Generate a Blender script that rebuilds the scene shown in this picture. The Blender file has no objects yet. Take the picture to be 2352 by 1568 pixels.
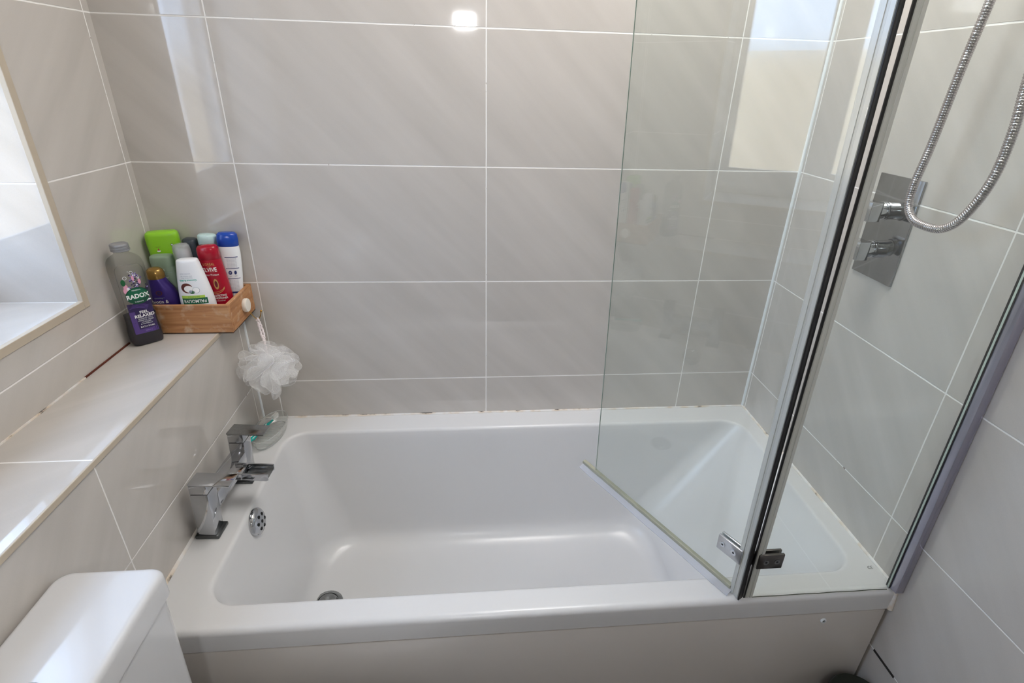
import bpy, bmesh, math, random
from mathutils import Vector, Matrix
random.seed(7)
PI = math.pi
S = bpy.context.scene
COL = S.collection

# ------------------------------------------------------------------ camera
cam_d = bpy.data.cameras.new('camera')
cam = bpy.data.objects.new('camera', cam_d); COL.objects.link(cam)
_r = Vector((0.99582023, -0.08726522, 0.02696009))
_u = Vector((0.01373323, 0.43488353, 0.90038198))
_f = Vector((0.09029653, 0.89624835, -0.43426425))
_c = Vector((0.61161059, -1.37955281, 0.92014764))
cam.matrix_world = Matrix(((_r.x, _u.x, -_f.x, _c.x), (_r.y, _u.y, -_f.y, _c.y), (_r.z, _u.z, -_f.z, _c.z), (0, 0, 0, 1)))
cam_d.sensor_width = 36; cam_d.sensor_fit = 'HORIZONTAL'
cam_d.lens = 1225.668 / 2352 * 36
cam_d.shift_x = -15.15 / 2352
cam_d.shift_y = -7.8 / 2352
cam_d.clip_start = 0.02
S.camera = cam

# ------------------------------------------------------------------ world and lights
W = bpy.data.worlds.new('sky'); S.world = W; W.use_nodes = True
bg = W.node_tree.nodes['Background']
bg.inputs[0].default_value = (0.58, 0.76, 1.06, 1)
bg.inputs[1].default_value = 6.2
sun_d = bpy.data.lights.new('sun', 'SUN'); sun = bpy.data.objects.new('sun', sun_d); COL.objects.link(sun)
sun_d.energy = 6.5; sun_d.angle = 0.01; sun_d.color = (1.0, 0.93, 0.85)
sun.rotation_euler = (0, math.radians(48), math.radians(8))      # shines from +x down on the garden, never into the window
por_d = bpy.data.lights.new('window_portal', 'AREA'); por = bpy.data.objects.new('window_portal', por_d); COL.objects.link(por)
por_d.shape = 'RECTANGLE'; por_d.size = 0.80; por_d.size_y = 1.0; por_d.cycles.is_portal = True
por.location = (-0.46, -0.695, 1.03); por.rotation_euler = (0, -PI/2, 0)
S.view_settings.view_transform = 'Standard'
S.view_settings.look = 'None'
S.view_settings.gamma = 1
S.view_settings.use_curve_mapping = False
S.view_settings.exposure = 0.25
S.cycles.transparent_max_bounces = 48
S.cycles.diffuse_bounces = 8
S.cycles.max_bounces = 14
FILL_W = 11.0
FLASH_W = 7.0

# ------------------------------------------------------------------ dimensions (rim of the bath is z = 0)
WX = 1.479; LX = -0.1744; YF = -2.05; FZ = -0.56; CZ = 1.84
ROW = 0.1247; LT = 0.3485; BY = -0.6935

# ------------------------------------------------------------------ materials
def lin(c):
    return tuple((v/255/12.92 if v/255 <= 0.04045 else ((v/255+0.055)/1.055)**2.4) for v in c) + (1,)
def new_mat(name):
    m = bpy.data.materials.new(name); m.use_nodes = True
    nt = m.node_tree; b = nt.nodes['Principled BSDF']
    return m, nt, b
def pm(name, rgb, rough=0.4, metal=0.0, spec=0.5, noise=None, bump=None, trans=0, coat=0, alpha=None):
    """principled material; noise = (scale, amount) colour variation; bump = (scale, strength)"""
    m, nt, b = new_mat(name)
    c = lin(rgb)
    b.inputs['Base Color'].default_value = c
    b.inputs['Roughness'].default_value = rough
    b.inputs['Metallic'].default_value = metal
    b.inputs['Specular IOR Level'].default_value = spec
    b.inputs['Transmission Weight'].default_value = trans
    b.inputs['Coat Weight'].default_value = coat
    if noise or bump:
        tc = nt.nodes.new('ShaderNodeTexCoord')
    if noise:
        n = nt.nodes.new('ShaderNodeTexNoise'); n.inputs['Scale'].default_value = noise[0]; n.inputs['Detail'].default_value = 4
        nt.links.new(tc.outputs['Object'], n.inputs['Vector'])
        r = nt.nodes.new('ShaderNodeMix'); r.data_type = 'RGBA'
        r.inputs[6].default_value = tuple(min(1, v*(1-noise[1])) for v in c[:3]) + (1,)
        r.inputs[7].default_value = tuple(min(1, v*(1+noise[1])) for v in c[:3]) + (1,)
        nt.links.new(n.outputs['Fac'], r.inputs[0]); nt.links.new(r.outputs[2], b.inputs['Base Color'])
    if bump:
        n2 = nt.nodes.new('ShaderNodeTexNoise'); n2.inputs['Scale'].default_value = bump[0]
        nt.links.new(tc.outputs['Object'], n2.inputs['Vector'])
        bp = nt.nodes.new('ShaderNodeBump'); bp.inputs['Strength'].default_value = bump[1]; bp.inputs['Distance'].default_value = 0.001
        nt.links.new(n2.outputs['Fac'], bp.inputs['Height']); nt.links.new(bp.outputs[0], b.inputs['Normal'])
    return m

def mth(nt, op, a, b=None, c=None):
    n = nt.nodes.new('ShaderNodeMath'); n.operation = op
    for i, v in enumerate((a, b, c)):
        if v is None: continue
        if isinstance(v, (int, float)): n.inputs[i].default_value = v
        else: nt.links.new(v, n.inputs[i])
    return n.outputs[0]

def tile_mat(name, ua, va, uo, vo, us=0.6, vs=0.3, rgb=(191, 186, 180), grout=(238, 236, 233), gw=0.0016, rough=0.045):
    """large polished porcelain tiles, stack bonded; ua / va name the axes, uo / vo one joint position on each"""
    m, nt, b = new_mat(name)
    tc = nt.nodes.new('ShaderNodeTexCoord'); sp = nt.nodes.new('ShaderNodeSeparateXYZ')
    nt.links.new(tc.outputs['Object'], sp.inputs[0])
    wob = nt.nodes.new('ShaderNodeTexNoise'); wob.inputs['Scale'].default_value = 35; wob.inputs['Detail'].default_value = 2
    nt.links.new(tc.outputs['Object'], wob.inputs['Vector'])
    wv = mth(nt, 'MULTIPLY', mth(nt, 'SUBTRACT', wob.outputs['Fac'], 0.5), 0.0008)
    def dist(ax, off, size):
        if ax is None: return None
        u = mth(nt, 'ADD', mth(nt, 'SUBTRACT', sp.outputs[ax], off), wv)
        f = mth(nt, 'PINGPONG', u, size/2)          # distance to nearest joint
        return f
    du = dist(ua, uo, us*1.0); dv = dist(va, vo, vs*1.0)
    if du is None: d = dv
    elif dv is None: d = du
    else: d = mth(nt, 'MINIMUM', du, dv)
    mr = nt.nodes.new('ShaderNodeMapRange'); mr.interpolation_type = 'SMOOTHSTEP'
    nt.links.new(d, mr.inputs[0]); mr.inputs[1].default_value = gw*0.6; mr.inputs[2].default_value = gw*1.25
    # tile body: soft clouds, plus reflection smears painted as faint diagonal bands
    mp = nt.nodes.new('ShaderNodeCombineXYZ')           # painted smears run down to the right
    xx = mth(nt, 'SUBTRACT', sp.outputs['X'], sp.outputs['Y'])
    nt.links.new(mth(nt, 'MULTIPLY', mth(nt, 'ADD', xx, sp.outputs['Z']), 8.0), mp.inputs[0]); nt.links.new(mth(nt, 'MULTIPLY', mth(nt, 'SUBTRACT', xx, sp.outputs['Z']), 0.9), mp.inputs[1])
    n1 = nt.nodes.new('ShaderNodeTexNoise'); n1.inputs['Scale'].default_value = 1.6; n1.inputs['Detail'].default_value = 3
    nt.links.new(mp.outputs[0], n1.inputs['Vector'])
    n2 = nt.nodes.new('ShaderNodeTexNoise'); n2.inputs['Scale'].default_value = 700; n2.inputs['Detail'].default_value = 2
    nt.links.new(tc.outputs['Object'], n2.inputs['Vector'])
    n3 = nt.nodes.new('ShaderNodeTexNoise'); n3.inputs['Scale'].default_value = 2.5
    nt.links.new(tc.outputs['Object'], n3.inputs['Vector'])
    s = mth(nt, 'ADD', mth(nt, 'ADD', mth(nt, 'MULTIPLY', n1.outputs['Fac'], 1.0), mth(nt, 'MULTIPLY', n2.outputs['Fac'], 0.25)), mth(nt, 'MULTIPLY', n3.outputs['Fac'], 0.15))
    c = lin(rgb)
    mx = nt.nodes.new('ShaderNodeMix'); mx.data_type = 'RGBA'
    mx.inputs[6].default_value = (c[0]*0.82, c[1]*0.815, c[2]*0.805, 1); mx.inputs[7].default_value = (c[0]*1.13, c[1]*1.13, c[2]*1.14, 1)
    nt.links.new(s, mx.inputs[0])
    # grout, with dark mould specks here and there
    gn = nt.nodes.new('ShaderNodeTexNoise'); gn.inputs['Scale'].default_value = 60; gn.inputs['Detail'].default_value = 3
    nt.links.new(tc.outputs['Object'], gn.inputs['Vector'])
    gr = nt.nodes.new('ShaderNodeValToRGB'); gr.color_ramp.elements[0].position = 0.24; gr.color_ramp.elements[0].color = lin((120, 100, 85))
    gr.color_ramp.elements[1].position = 0.31; gr.color_ramp.elements[1].color = lin(grout)
    nt.links.new(gn.outputs['Fac'], gr.inputs[0])
    m2 = nt.nodes.new('ShaderNodeMix'); m2.data_type = 'RGBA'
    nt.links.new(mr.outputs[0], m2.inputs[0]); nt.links.new(gr.outputs[0], m2.inputs[6]); nt.links.new(mx.outputs[2], m2.inputs[7])
    nt.links.new(m2.outputs[2], b.inputs['Base Color'])
    rr = mth(nt, 'SUBTRACT', 0.75, mth(nt, 'MULTIPLY', mr.outputs[0], 0.75-rough))
    nt.links.new(rr, b.inputs['Roughness'])
    bp = nt.nodes.new('ShaderNodeBump'); bp.inputs['Strength'].default_value = 0.5; bp.inputs['Distance'].default_value = 0.0012
    nt.links.new(mr.outputs[0], bp.inputs['Height']); nt.links.new(bp.outputs[0], b.inputs['Normal'])
    b.inputs['IOR'].default_value = 1.68
    return m

def glass_mat(name, tint=(0.93, 0.965, 0.945), rough=0.0, f0=0.045, milk=0.0, milk_rgb=(200, 205, 200)):
    """thin clear sheet: tinted transparency plus Schlick reflection (a real surface property)"""
    m, nt, b = new_mat(name); nt.nodes.remove(b)
    out = nt.nodes['Material Output']
    tr = nt.nodes.new('ShaderNodeBsdfTransparent'); tr.inputs[0].default_value = tint + (1,)
    gl = nt.nodes.new('ShaderNodeBsdfGlossy'); gl.inputs['Roughness'].default_value = rough; gl.inputs[0].default_value = (1, 1, 1, 1)
    lw = nt.nodes.new('ShaderNodeLayerWeight'); lw.inputs[0].default_value = 0.5
    f = mth(nt, 'ADD', mth(nt, 'MULTIPLY', mth(nt, 'POWER', lw.outputs['Facing'], 5.0), 1-f0), f0)
    mx = nt.nodes.new('ShaderNodeMixShader'); nt.links.new(f, mx.inputs[0])
    base = tr.outputs[0]
    if milk:
        df = nt.nodes.new('ShaderNodeBsdfDiffuse'); df.inputs[0].default_value = lin(milk_rgb)
        m0 = nt.nodes.new('ShaderNodeMixShader'); m0.inputs[0].default_value = milk
        nt.links.new(tr.outputs[0], m0.inputs[1]); nt.links.new(df.outputs[0], m0.inputs[2]); base = m0.outputs[0]
    nt.links.new(base, mx.inputs[1]); nt.links.new(gl.outputs[0], mx.inputs[2])
    nt.links.new(mx.outputs[0], out.inputs[0])
    return m

M = {}
M['tile_back'] = tile_mat('porcelain tile back wall', 'X', 'Z', 0.057, ROW)
M['tile_right'] = tile_mat('porcelain tile right wall', 'Y', 'Z', -0.6145, ROW)
M['tile_left'] = tile_mat('porcelain tile left wall', 'Y', 'Z', -0.022, ROW)
M['tile_ledge'] = tile_mat('porcelain tile ledge face', 'Y', 'Z', -0.633, ROW)
M['tile_ledge_top'] = tile_mat('porcelain tile ledge top', 'Y', None, -0.631, 0)
M['tile_reveal'] = tile_mat('porcelain tile reveal', None, 'Z', 0, 0.7247)
M['tile_sill'] = tile_mat('porcelain tile sill', 'Y', None, -0.9, 0)
M['tile_front'] = tile_mat('porcelain tile front wall', 'X', 'Z', 0.057, ROW)
M['tile_floor'] = tile_mat('grey floor tile', 'X', 'Y', 0.1, -0.8, 0.33, 0.33, rgb=(66, 63, 62), grout=(100, 98, 95), rough=0.35)
M['edge'] = pm('beige tile edge trim', (188, 176, 158), 0.35, noise=(30, 0.06))
M['paint'] = pm('white ceiling paint', (240, 238, 232), 0.8)
M['acrylic'] = pm('white bath acrylic', (216, 216, 217), 0.24, spec=0.5)
M['panel'] = pm('white bath panel plastic', (208, 203, 198), 0.12, spec=0.5)
M['ceramic'] = pm('white glazed ceramic', (212, 213, 216), 0.07, spec=0.6)
M['chrome'] = pm('chrome', (190, 192, 196), 0.08, metal=1, noise=(120, 0.04))
M['chrome_dull'] = pm('dull stained chrome', (150, 152, 152), 0.22, metal=1, noise=(300, 0.3))
M['chrome_dark'] = pm('limescaled chrome edge', (95, 97, 98), 0.3, metal=1)
M['plate_valve'] = pm('polished chrome plate', (165, 166, 168), 0.10, metal=1, noise=(40, .06))
M['steel'] = pm('brushed steel plate', (150, 151, 153), 0.28, metal=1)
M['black'] = pm('black rubber', (14, 10, 12), 0.4)
M['plate_light'] = pm('matt chrome plate', (200, 202, 206), 0.3, metal=.85, noise=(200, .08))
M['plate_dark'] = pm('tarnished chrome plate', (120, 116, 114), 0.22, metal=.9, noise=(60, .5))
M['hole'] = pm('black hole', (5, 5, 5), 0.8)
M['gap'] = pm('dark joint', (40, 34, 30), 0.8)
M['upvc'] = pm('white window plastic', (235, 237, 240), 0.25)
M['glass'] = glass_mat('shower glass', (0.942, 0.966, 0.956))
M['dishglass'] = glass_mat('soap dish glass', (0.97, 0.975, 0.97), 0.05, 0.07, milk=0.14, milk_rgb=(225, 225, 222))
M['seal_clear'] = glass_mat('clear plastic seal', (0.80, 0.82, 0.84), 0.15, 0.08, milk=0.35, milk_rgb=(225, 228, 238))
M['wood'] = None

def wood_mat(name, axis):
    m, nt, b = new_mat(name)
    tc = nt.nodes.new('ShaderNodeTexCoord'); mp = nt.nodes.new('ShaderNodeMapping')
    mp.inputs['Scale'].default_value = (6, 60, 110) if axis == 'X' else (60, 6, 110)
    nt.links.new(tc.outputs['Object'], mp.inputs[0])
    n = nt.nodes.new('ShaderNodeTexNoise'); n.inputs['Scale'].default_value = 1.0; n.inputs['Detail'].default_value = 5; n.inputs['Distortion'].default_value = 0.6
    nt.links.new(mp.outputs[0], n.inputs['Vector'])
    r = nt.nodes.new('ShaderNodeValToRGB')
    e = r.color_ramp.elements; e[0].position = 0.3; e[0].color = lin((160, 108, 68)); e[1].position = 0.7; e[1].color = lin((196, 148, 104))
    x = e.new(0.5); x.color = lin((180, 128, 84))
    nt.links.new(n.outputs['Fac'], r.inputs[0])
    n2 = nt.nodes.new('ShaderNodeTexNoise'); n2.inputs['Scale'].default_value = 45; n2.inputs['Detail'].default_value = 5
    nt.links.new(tc.outputs['Object'], n2.inputs['Vector'])
    r2 = nt.nodes.new('ShaderNodeValToRGB'); r2.color_ramp.elements[0].position = 0.55; r2.color_ramp.elements[0].color = (0, 0, 0, 1); r2.color_ramp.elements[1].position = 0.8; r2.color_ramp.elements[1].color = (1, 1, 1, 1)
    nt.links.new(n2.outputs['Fac'], r2.inputs[0])
    mx = nt.nodes.new('ShaderNodeMix'); mx.data_type = 'RGBA'; mx.inputs[7].default_value = lin((205, 180, 155))
    nt.links.new(r2.outputs[0], mx.inputs[0]); nt.links.new(r.outputs[0], mx.inputs[6]); nt.links.new(mx.outputs[2], b.inputs['Base Color'])
    b.inputs['Roughness'].default_value = 0.55
    return m
M['wood_x'] = wood_mat('pale brown wood', 'X'); M['wood_y'] = wood_mat('pale brown wood end', 'Y')
M['wood_dark'] = pm('weathered wood edge', (70, 48, 34), 0.8, noise=(80, 0.3))

def silicone_mat(name, thr=0.36):
    m, nt, b = new_mat(name)
    tc = nt.nodes.new('ShaderNodeTexCoord'); n = nt.nodes.new('ShaderNodeTexNoise'); n.inputs['Scale'].default_value = 22; n.inputs['Detail'].default_value = 7
    nt.links.new(tc.outputs['Object'], n.inputs['Vector'])
    r = nt.nodes.new('ShaderNodeValToRGB'); e = r.color_ramp.elements
    e[0].position = thr-0.04; e[0].color = lin((45, 32, 28)); e[1].position = thr+0.03; e[1].color = lin((222, 208, 190))
    x = e.new(0.55); x.color = lin((232, 230, 228))
    nt.links.new(n.outputs['Fac'], r.inputs[0]); nt.links.new(r.outputs[0], b.inputs['Base Color']); b.inputs['Roughness'].default_value = 0.4
    return m
M['silicone'] = silicone_mat('white silicone with mould specks', 0.34)
M['silicone_mould'] = silicone_mat('mouldy silicone', 0.42)
M['mould_line'] = silicone_mat('thin mould line', 0.42)
M['silicone_clean'] = pm('white silicone', (228, 232, 234), 0.35)

# ------------------------------------------------------------------ mesh helpers
def add_box(bm, x0, x1, y0, y1, z0, z1, bev=0.0, seg=2):
    vs = [bm.verts.new((x, y, z)) for x in (x0, x1) for y in (y0, y1) for z in (z0, z1)]
    fs = [bm.faces.new([vs[i] for i in q]) for q in ((0, 1, 3, 2), (4, 6, 7, 5), (0, 4, 5, 1), (2, 3, 7, 6), (0, 2, 6, 4), (1, 5, 7, 3))]
    if bev:
        es = list({e for f in fs for e in f.edges})
        bmesh.ops.bevel(bm, geom=es, offset=bev, segments=seg, profile=0.5, affect='EDGES')
    return bm
def loft(bm, rings, cap0=True, cap1=True, closed=True):
    R = [[bm.verts.new(p) for p in r] for r in rings]
    n = len(R[0])
    for a, b in zip(R, R[1:]):
        for i in range(n if closed else n-1):
            j = (i+1) % n
            bm.faces.new((a[i], a[j], b[j], b[i]))
    if cap0: bm.faces.new(list(reversed(R[0])))
    if cap1: bm.faces.new(R[-1])
    return bm
def frames(pts):
    pts = [Vector(p) for p in pts]; T = []
    for i in range(len(pts)):
        t = (pts[min(i+1, len(pts)-1)]-pts[max(i-1, 0)]).normalized(); T.append(t)
    n = T[0].orthogonal().normalized(); out = []
    for p, t in zip(pts, T):
        n = (n - t*n.dot(t)).normalized(); out.append((p, t, n, t.cross(n)))
    return out
def add_tube(bm, pts, r, seg=12, cap=True):
    fr = frames(pts); rings = []
    for k, (p, t, n, b) in enumerate(fr):
        rr = r[k] if isinstance(r, (list, tuple)) else r
        rings.append([p + (n*math.cos(2*PI*i/seg) + b*math.sin(2*PI*i/seg))*rr for i in range(seg)])
    return loft(bm, rings, cap, cap)
def add_cyl(bm, p0, p1, r, seg=32, bev=0.0):
    p0, p1 = Vector(p0), Vector(p1)
    if bev:
        d = (p1-p0).normalized()
        pts = [p0, p0+d*bev*0.3, p0+d*bev, p1-d*bev, p1-d*bev*0.3, p1]
        f = frames([p0, p1]); n, b = f[0][2], f[0][3]
        rs = [r-bev, r-bev*0.3, r, r, r-bev*0.3, r-bev]
        return loft(bm, [[p+(n*math.cos(2*PI*i/seg)+b*math.sin(2*PI*i/seg))*q for i in range(seg)] for p, q in zip(pts, rs)])
    return add_tube(bm, [p0, p1], r, seg)
def spline(P, n=12):
    """Catmull-Rom through P"""
    P = [Vector(p) for p in P]; Q = [P[0]*2-P[1]]+P+[P[-1]*2-P[-2]]; out = []
    for i in range(1, len(Q)-2):
        for k in range(n):
            t = k/n
            out.append(0.5*((2*Q[i])+(Q[i+1]-Q[i-1])*t+(2*Q[i-1]-5*Q[i]+4*Q[i+1]-Q[i+2])*t*t+(3*Q[i]-Q[i-1]-3*Q[i+1]+Q[i+2])*t**3))
    out.append(P[-1]); return out
def obj(name, bm, mat, parent=None, smooth=40, mats=None):
    me = bpy.data.meshes.new(name)
    if isinstance(bm, bpy.types.Mesh): me = bm
    else:
        bmesh.ops.recalc_face_normals(bm, faces=bm.faces); bm.to_mesh(me); bm.free()
    for x in (mats or [mat]): me.materials.append(x)
    if smooth:
        me.polygons.foreach_set('use_smooth', [True]*len(me.polygons))
        me.set_sharp_from_angle(angle=math.radians(smooth))
    o = bpy.data.objects.new(name, me); COL.objects.link(o)
    if parent is not None: o.parent = parent
    return o
def thing(name, label, cat, loc=(0, 0, 0), rot=(0, 0, 0), group=None):
    o = bpy.data.objects.new(name, None); COL.objects.link(o); o.empty_display_size = 0.02
    o.location = loc; o.rotation_euler = rot; o['label'] = label; o['category'] = cat
    if group: o['group'] = group
    return o
def tag(o, label, cat, group=None):
    o['label'] = label; o['category'] = cat
    if group: o['group'] = group
    return o
def struct(name, bm, mat, **k):
    o = obj(name, bm, mat, smooth=k.pop('smooth', 0), **k)
    if o.parent is None: o['kind'] = 'structure'
    return o
def box(*a, **k): return add_box(bmesh.new(), *a, **k)
def text_uv(s, size, align='CENTER', sx=1.0, bold=0.0, shear=0.0):
    cu = bpy.data.curves.new('t', 'FONT'); cu.body = s; cu.size = size; cu.align_x = align; cu.align_y = 'CENTER'
    cu.resolution_u = 3; cu.offset = bold; cu.shear = shear
    o = bpy.data.objects.new('t', cu)
    me = bpy.data.meshes.new_from_object(o)
    vs = [(v.co.x*sx, v.co.y) for v in me.vertices]; fs = [tuple(p.vertices) for p in me.polygons]
    bpy.data.objects.remove(o); bpy.data.meshes.remove(me); bpy.data.curves.remove(cu)
    return vs, fs
def put_flat(bm, uv, fn, mi=0):
    vs = [bm.verts.new(fn(*p)) for p in uv[0]]
    for f in uv[1]:
        try: bm.faces.new([vs[i] for i in f]).material_index = mi
        except ValueError: pass
def xf(uv, cx=0, cy=0, rot=0, s=1.0):
    c, q = math.cos(rot), math.sin(rot)
    return [((x*c-y*q)*s+cx, (x*q+y*c)*s+cy) for x, y in uv[0]], uv[1]
def grid_rect(u0, u1, v0, v1, nu=10, nv=10):
    vs = [(u0+(u1-u0)*i/nu, v0+(v1-v0)*j/nv) for j in range(nv+1) for i in range(nu+1)]
    fs = [(j*(nu+1)+i, j*(nu+1)+i+1, (j+1)*(nu+1)+i+1, (j+1)*(nu+1)+i) for j in range(nv) for i in range(nu)]
    return vs, fs
def grid_disc(cx, cy, rx, ry, n=36, m=5, a0=0, a1=2*PI, r0=0.0):
    vs = []; fs = []
    full = abs(a1-a0-2*PI) < 1e-6
    for k in range(m+1):
        q = r0+(1-r0)*k/m
        for i in range(n+(0 if full else 1)):
            a = a0+(a1-a0)*i/n; vs.append((cx+rx*q*math.cos(a), cy+ry*q*math.sin(a)))
    w = n if full else n+1
    for k in range(m):
        for i in range(n):
            j = (i+1) % w
            fs.append((k*w+i, k*w+j, (k+1)*w+j, (k+1)*w+i))
    return vs, fs

# ------------------------------------------------------------------ room shell
struct('wall_back', box(LX-0.36, WX+0.2, 0, 0.15, FZ-0.1, CZ+0.1), M['tile_back'])
struct('wall_right', box(WX, WX+0.15, YF-0.1, 0.0, FZ-0.1, CZ+0.1), M['tile_right'])
struct('wall_front', box(LX-0.35, WX+0.2, YF-0.15, YF, FZ-0.1, CZ+0.1), M['tile_front'])
struct('floor', box(LX-0.35, WX+0.2, YF-0.1, 0.1, FZ-0.1, FZ), M['tile_floor'])
struct('ceiling', box(LX-0.35, WX+0.2, YF-0.1, 0.15, CZ, CZ+0.1), M['paint'])
# left wall with the window opening
WY0, WY1, WZ0, WZ1 = -1.10, -0.291, 0.487, 1.56       # opening
WD = 0.27                                              # depth of reveal
bm = bmesh.new(); XO = LX-0.36
add_box(bm, XO, LX, YF, 0.0, FZ, WZ0)
add_box(bm, XO, LX, YF, 0.0, WZ1, CZ)
add_box(bm, XO, LX, WY1, 0.0, WZ0, WZ1)
add_box(bm, XO, LX, YF, WY0, WZ0, WZ1)
struct('wall_left', bm, M['tile_left'])
e = 0.004
bm = box(LX-WD, LX-0.006, WY1-e, WY1, WZ0, WZ1); add_box(bm, LX-WD, LX-0.006, WY0, WY0+e, WZ0, WZ1); add_box(bm, LX-WD, LX-0.006, WY0, WY1, WZ1-e, WZ1)
struct('trim_1', bm, M['tile_reveal'])                                           # tiled window reveal
struct('trim_2', box(LX-WD, LX-0.006, WY0, WY1, WZ0, WZ0+e), M['tile_sill'])     # tiled sill
bm = bmesh.new(); t = 0.011
add_box(bm, LX-0.008, LX+0.0025, WY1-e-0.001, WY1+t, WZ0-t, WZ1+t, 0.001)
add_box(bm, LX-0.008, LX+0.0025, WY0-t, WY0+e, WZ0-t, WZ1+t, 0.001)
add_box(bm, LX-0.008, LX+0.0025, WY0+e, WY1-e-0.001, WZ0-t, WZ0+e+0.001, 0.001)
add_box(bm, LX-0.008, LX+0.0025, WY0+e, WY1-e-0.001, WZ1-e, WZ1+t, 0.001)
struct('trim_3', bm, M['edge'])                                                  # edge trim round the opening
# the window itself: white plastic frame, mullion, two obscure panes
PX = LX-WD+0.05                                        # plane of the panes
PX = LX-0.22
win = bpy.data.objects.new('window_1', None); COL.objects.link(win); win['kind'] = 'structure'; win.location = (PX, (WY0+WY1)/2, WZ0)
def wl(bm):
    bmesh.ops.translate(bm, verts=bm.verts, vec=(-PX, -(WY0+WY1)/2, -WZ0)); return bm
fz = WZ0+e+0.03
bm = bmesh.new()
add_box(bm, PX-0.03, PX+0.03, WY0+e, WY1-e, WZ0+e, fz+0.05, 0.004)
add_box(bm, PX-0.03, PX+0.03, WY0+e, WY1-e, WZ1-0.05, WZ1-e, 0.004)
add_box(bm, PX-0.03, PX+0.03, WY1-0.04, WY1-e, fz+0.05, WZ1-0.05, 0.003)
add_box(bm, PX-0.03, PX+0.03, WY0+e, WY0+0.05, fz+0.05, WZ1-0.05, 0.003)
obj('window_frame', wl(bm), M['upvc'], win)
obj('mullion', wl(box(PX-0.03, PX+0.035, -0.695, -0.610, fz+0.05, WZ1-0.05, 0.006)), M['upvc'], win)
bm = bmesh.new()
for a, b_ in ((WY0+0.05, -0.695), (-0.610, WY1-0.04)):
    add_box(bm, PX+0.012, PX+0.02, a, b_, fz+0.05, fz+0.066, 0.001)
    add_box(bm, PX+0.012, PX+0.02, a, a+0.012, fz+0.066, WZ1-0.066, 0.001)
    add_box(bm, PX+0.012, PX+0.02, b_-0.012, b_, fz+0.066, WZ1-0.066, 0.001)
    add_box(bm, PX+0.012, PX+0.02, a, b_, WZ1-0.066, WZ1-0.05, 0.001)
obj('glazing_bead', wl(bm), M['upvc'], win)
def pane_mat():
    m, nt, b = new_mat('ribbed obscure glass'); nt.nodes.remove(b); out = nt.nodes['Material Output']
    tc = nt.nodes.new('ShaderNodeTexCoord'); mp = nt.nodes.new('ShaderNodeMapping'); mp.inputs['Scale'].default_value = (1, 260, 22)
    nt.links.new(tc.outputs['Object'], mp.inputs[0])
    n = nt.nodes.new('ShaderNodeTexNoise'); n.inputs['Scale'].default_value = 1.0; n.inputs['Detail'].default_value = 3
    nt.links.new(mp.outputs[0], n.inputs['Vector'])
    mr = nt.nodes.new('ShaderNodeMapRange'); mr.inputs[1].default_value = 0.3; mr.inputs[2].default_value = 0.7; mr.inputs[3].default_value = 0.80; mr.inputs[4].default_value = 1.0
    nt.links.new(n.outputs['Fac'], mr.inputs[0])
    tr = nt.nodes.new('ShaderNodeBsdfTransparent'); nt.links.new(mr.outputs[0], tr.inputs[0])
    rf = nt.nodes.new('ShaderNodeBsdfRefraction'); rf.inputs['Roughness'].default_value = 0.35; rf.inputs['IOR'].default_value = 1.25; rf.inputs[0].default_value = (0.95, 0.97, 0.98, 1)
    mx = nt.nodes.new('ShaderNodeMixShader'); mx.inputs[0].default_value = 0.6
    nt.links.new(tr.outputs[0], mx.inputs[1]); nt.links.new(rf.outputs[0], mx.inputs[2]); nt.links.new(mx.outputs[0], out.inputs[0])
    return m
M['pane'] = pane_mat()
for a, b_ in ((WY0+0.05, -0.695), (-0.610, WY1-0.04)):
    bm = bmesh.new(); vs = [bm.verts.new(p) for p in ((PX, a, fz+0.05), (PX, b_, fz+0.05), (PX, b_, WZ1-0.05), (PX, a, WZ1-0.05))]; bm.faces.new(vs)
    obj('pane', wl(bm), M['pane'], win, smooth=0)
# outside: pale ground and a long garden wall well beyond the window
struct('trim_4', box(-40, LX-1.0, -30, 30, -3.3, -3.2), pm('dry pale ground', (206, 188, 160), 0.9, noise=(0.8, 0.12)))
tag(obj('garden_wall', box(-9.3, -9, -14, 14, -3.2, 1.17), pm('sunlit buff render', (212, 194, 166), 0.9, noise=(0.5, 0.15))),
    'buff rendered garden wall outdoors, blurred behind the obscure window glass', 'wall')

# ledge along the left wall
struct('wall_ledge', box(LX, 0.0, YF, 0.0, FZ, LT-0.009), M['tile_ledge'])
struct('trim_5', box(LX, 0.0, YF, 0.0, LT-0.009, LT), M['tile_ledge_top'])
struct('trim_6', box(0.0, 0.004, YF, 0.0, LT-0.010, LT+0.0005, 0.0008), M['edge'])
struct('trim_7', box(LX, LX+0.003, -0.36, -0.20, LT, LT+0.003), pm('open joint with red-brown dirt', (92, 38, 20), 0.9, noise=(60, 0.4)))
struct('trim_8', box(LX, LX+0.003, -1.2, -0.36, LT, LT+0.0025), M['silicone'])
# silicone beads
def bead(p0, p1, r, mat, name):
    p0, p1 = Vector(p0), Vector(p1); n = 24
    return struct(name, add_tube(bmesh.new(), [p0+(p1-p0)*i/n for i in range(n+1)], [r*(1+0.04*math.sin(i*2.1)) for i in range(n+1)], 8), mat, smooth=60)
bead((WX-0.001, -0.001, 0.003), (WX-0.001, -0.001, CZ), 0.0046, M['silicone_clean'], 'trim_9')
bead((0.001, -0.001, 0.003), (0.001, -0.001, LT-0.012), 0.0038, M['silicone_clean'], 'trim_10')
bead((0.0, -0.0005, 0.0005), (WX, -0.0005, 0.0005), 0.0036, M['silicone'], 'trim_11')
bead((0.02, -0.0008, 0.0038), (0.98, -0.0008, 0.0038), 0.0011, M['mould_line'], 'trim_16')
bead((WX-0.0005, 0.0, 0.0005), (WX-0.0005, -0.672, 0.0005), 0.0042, M['silicone'], 'trim_12')
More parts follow.
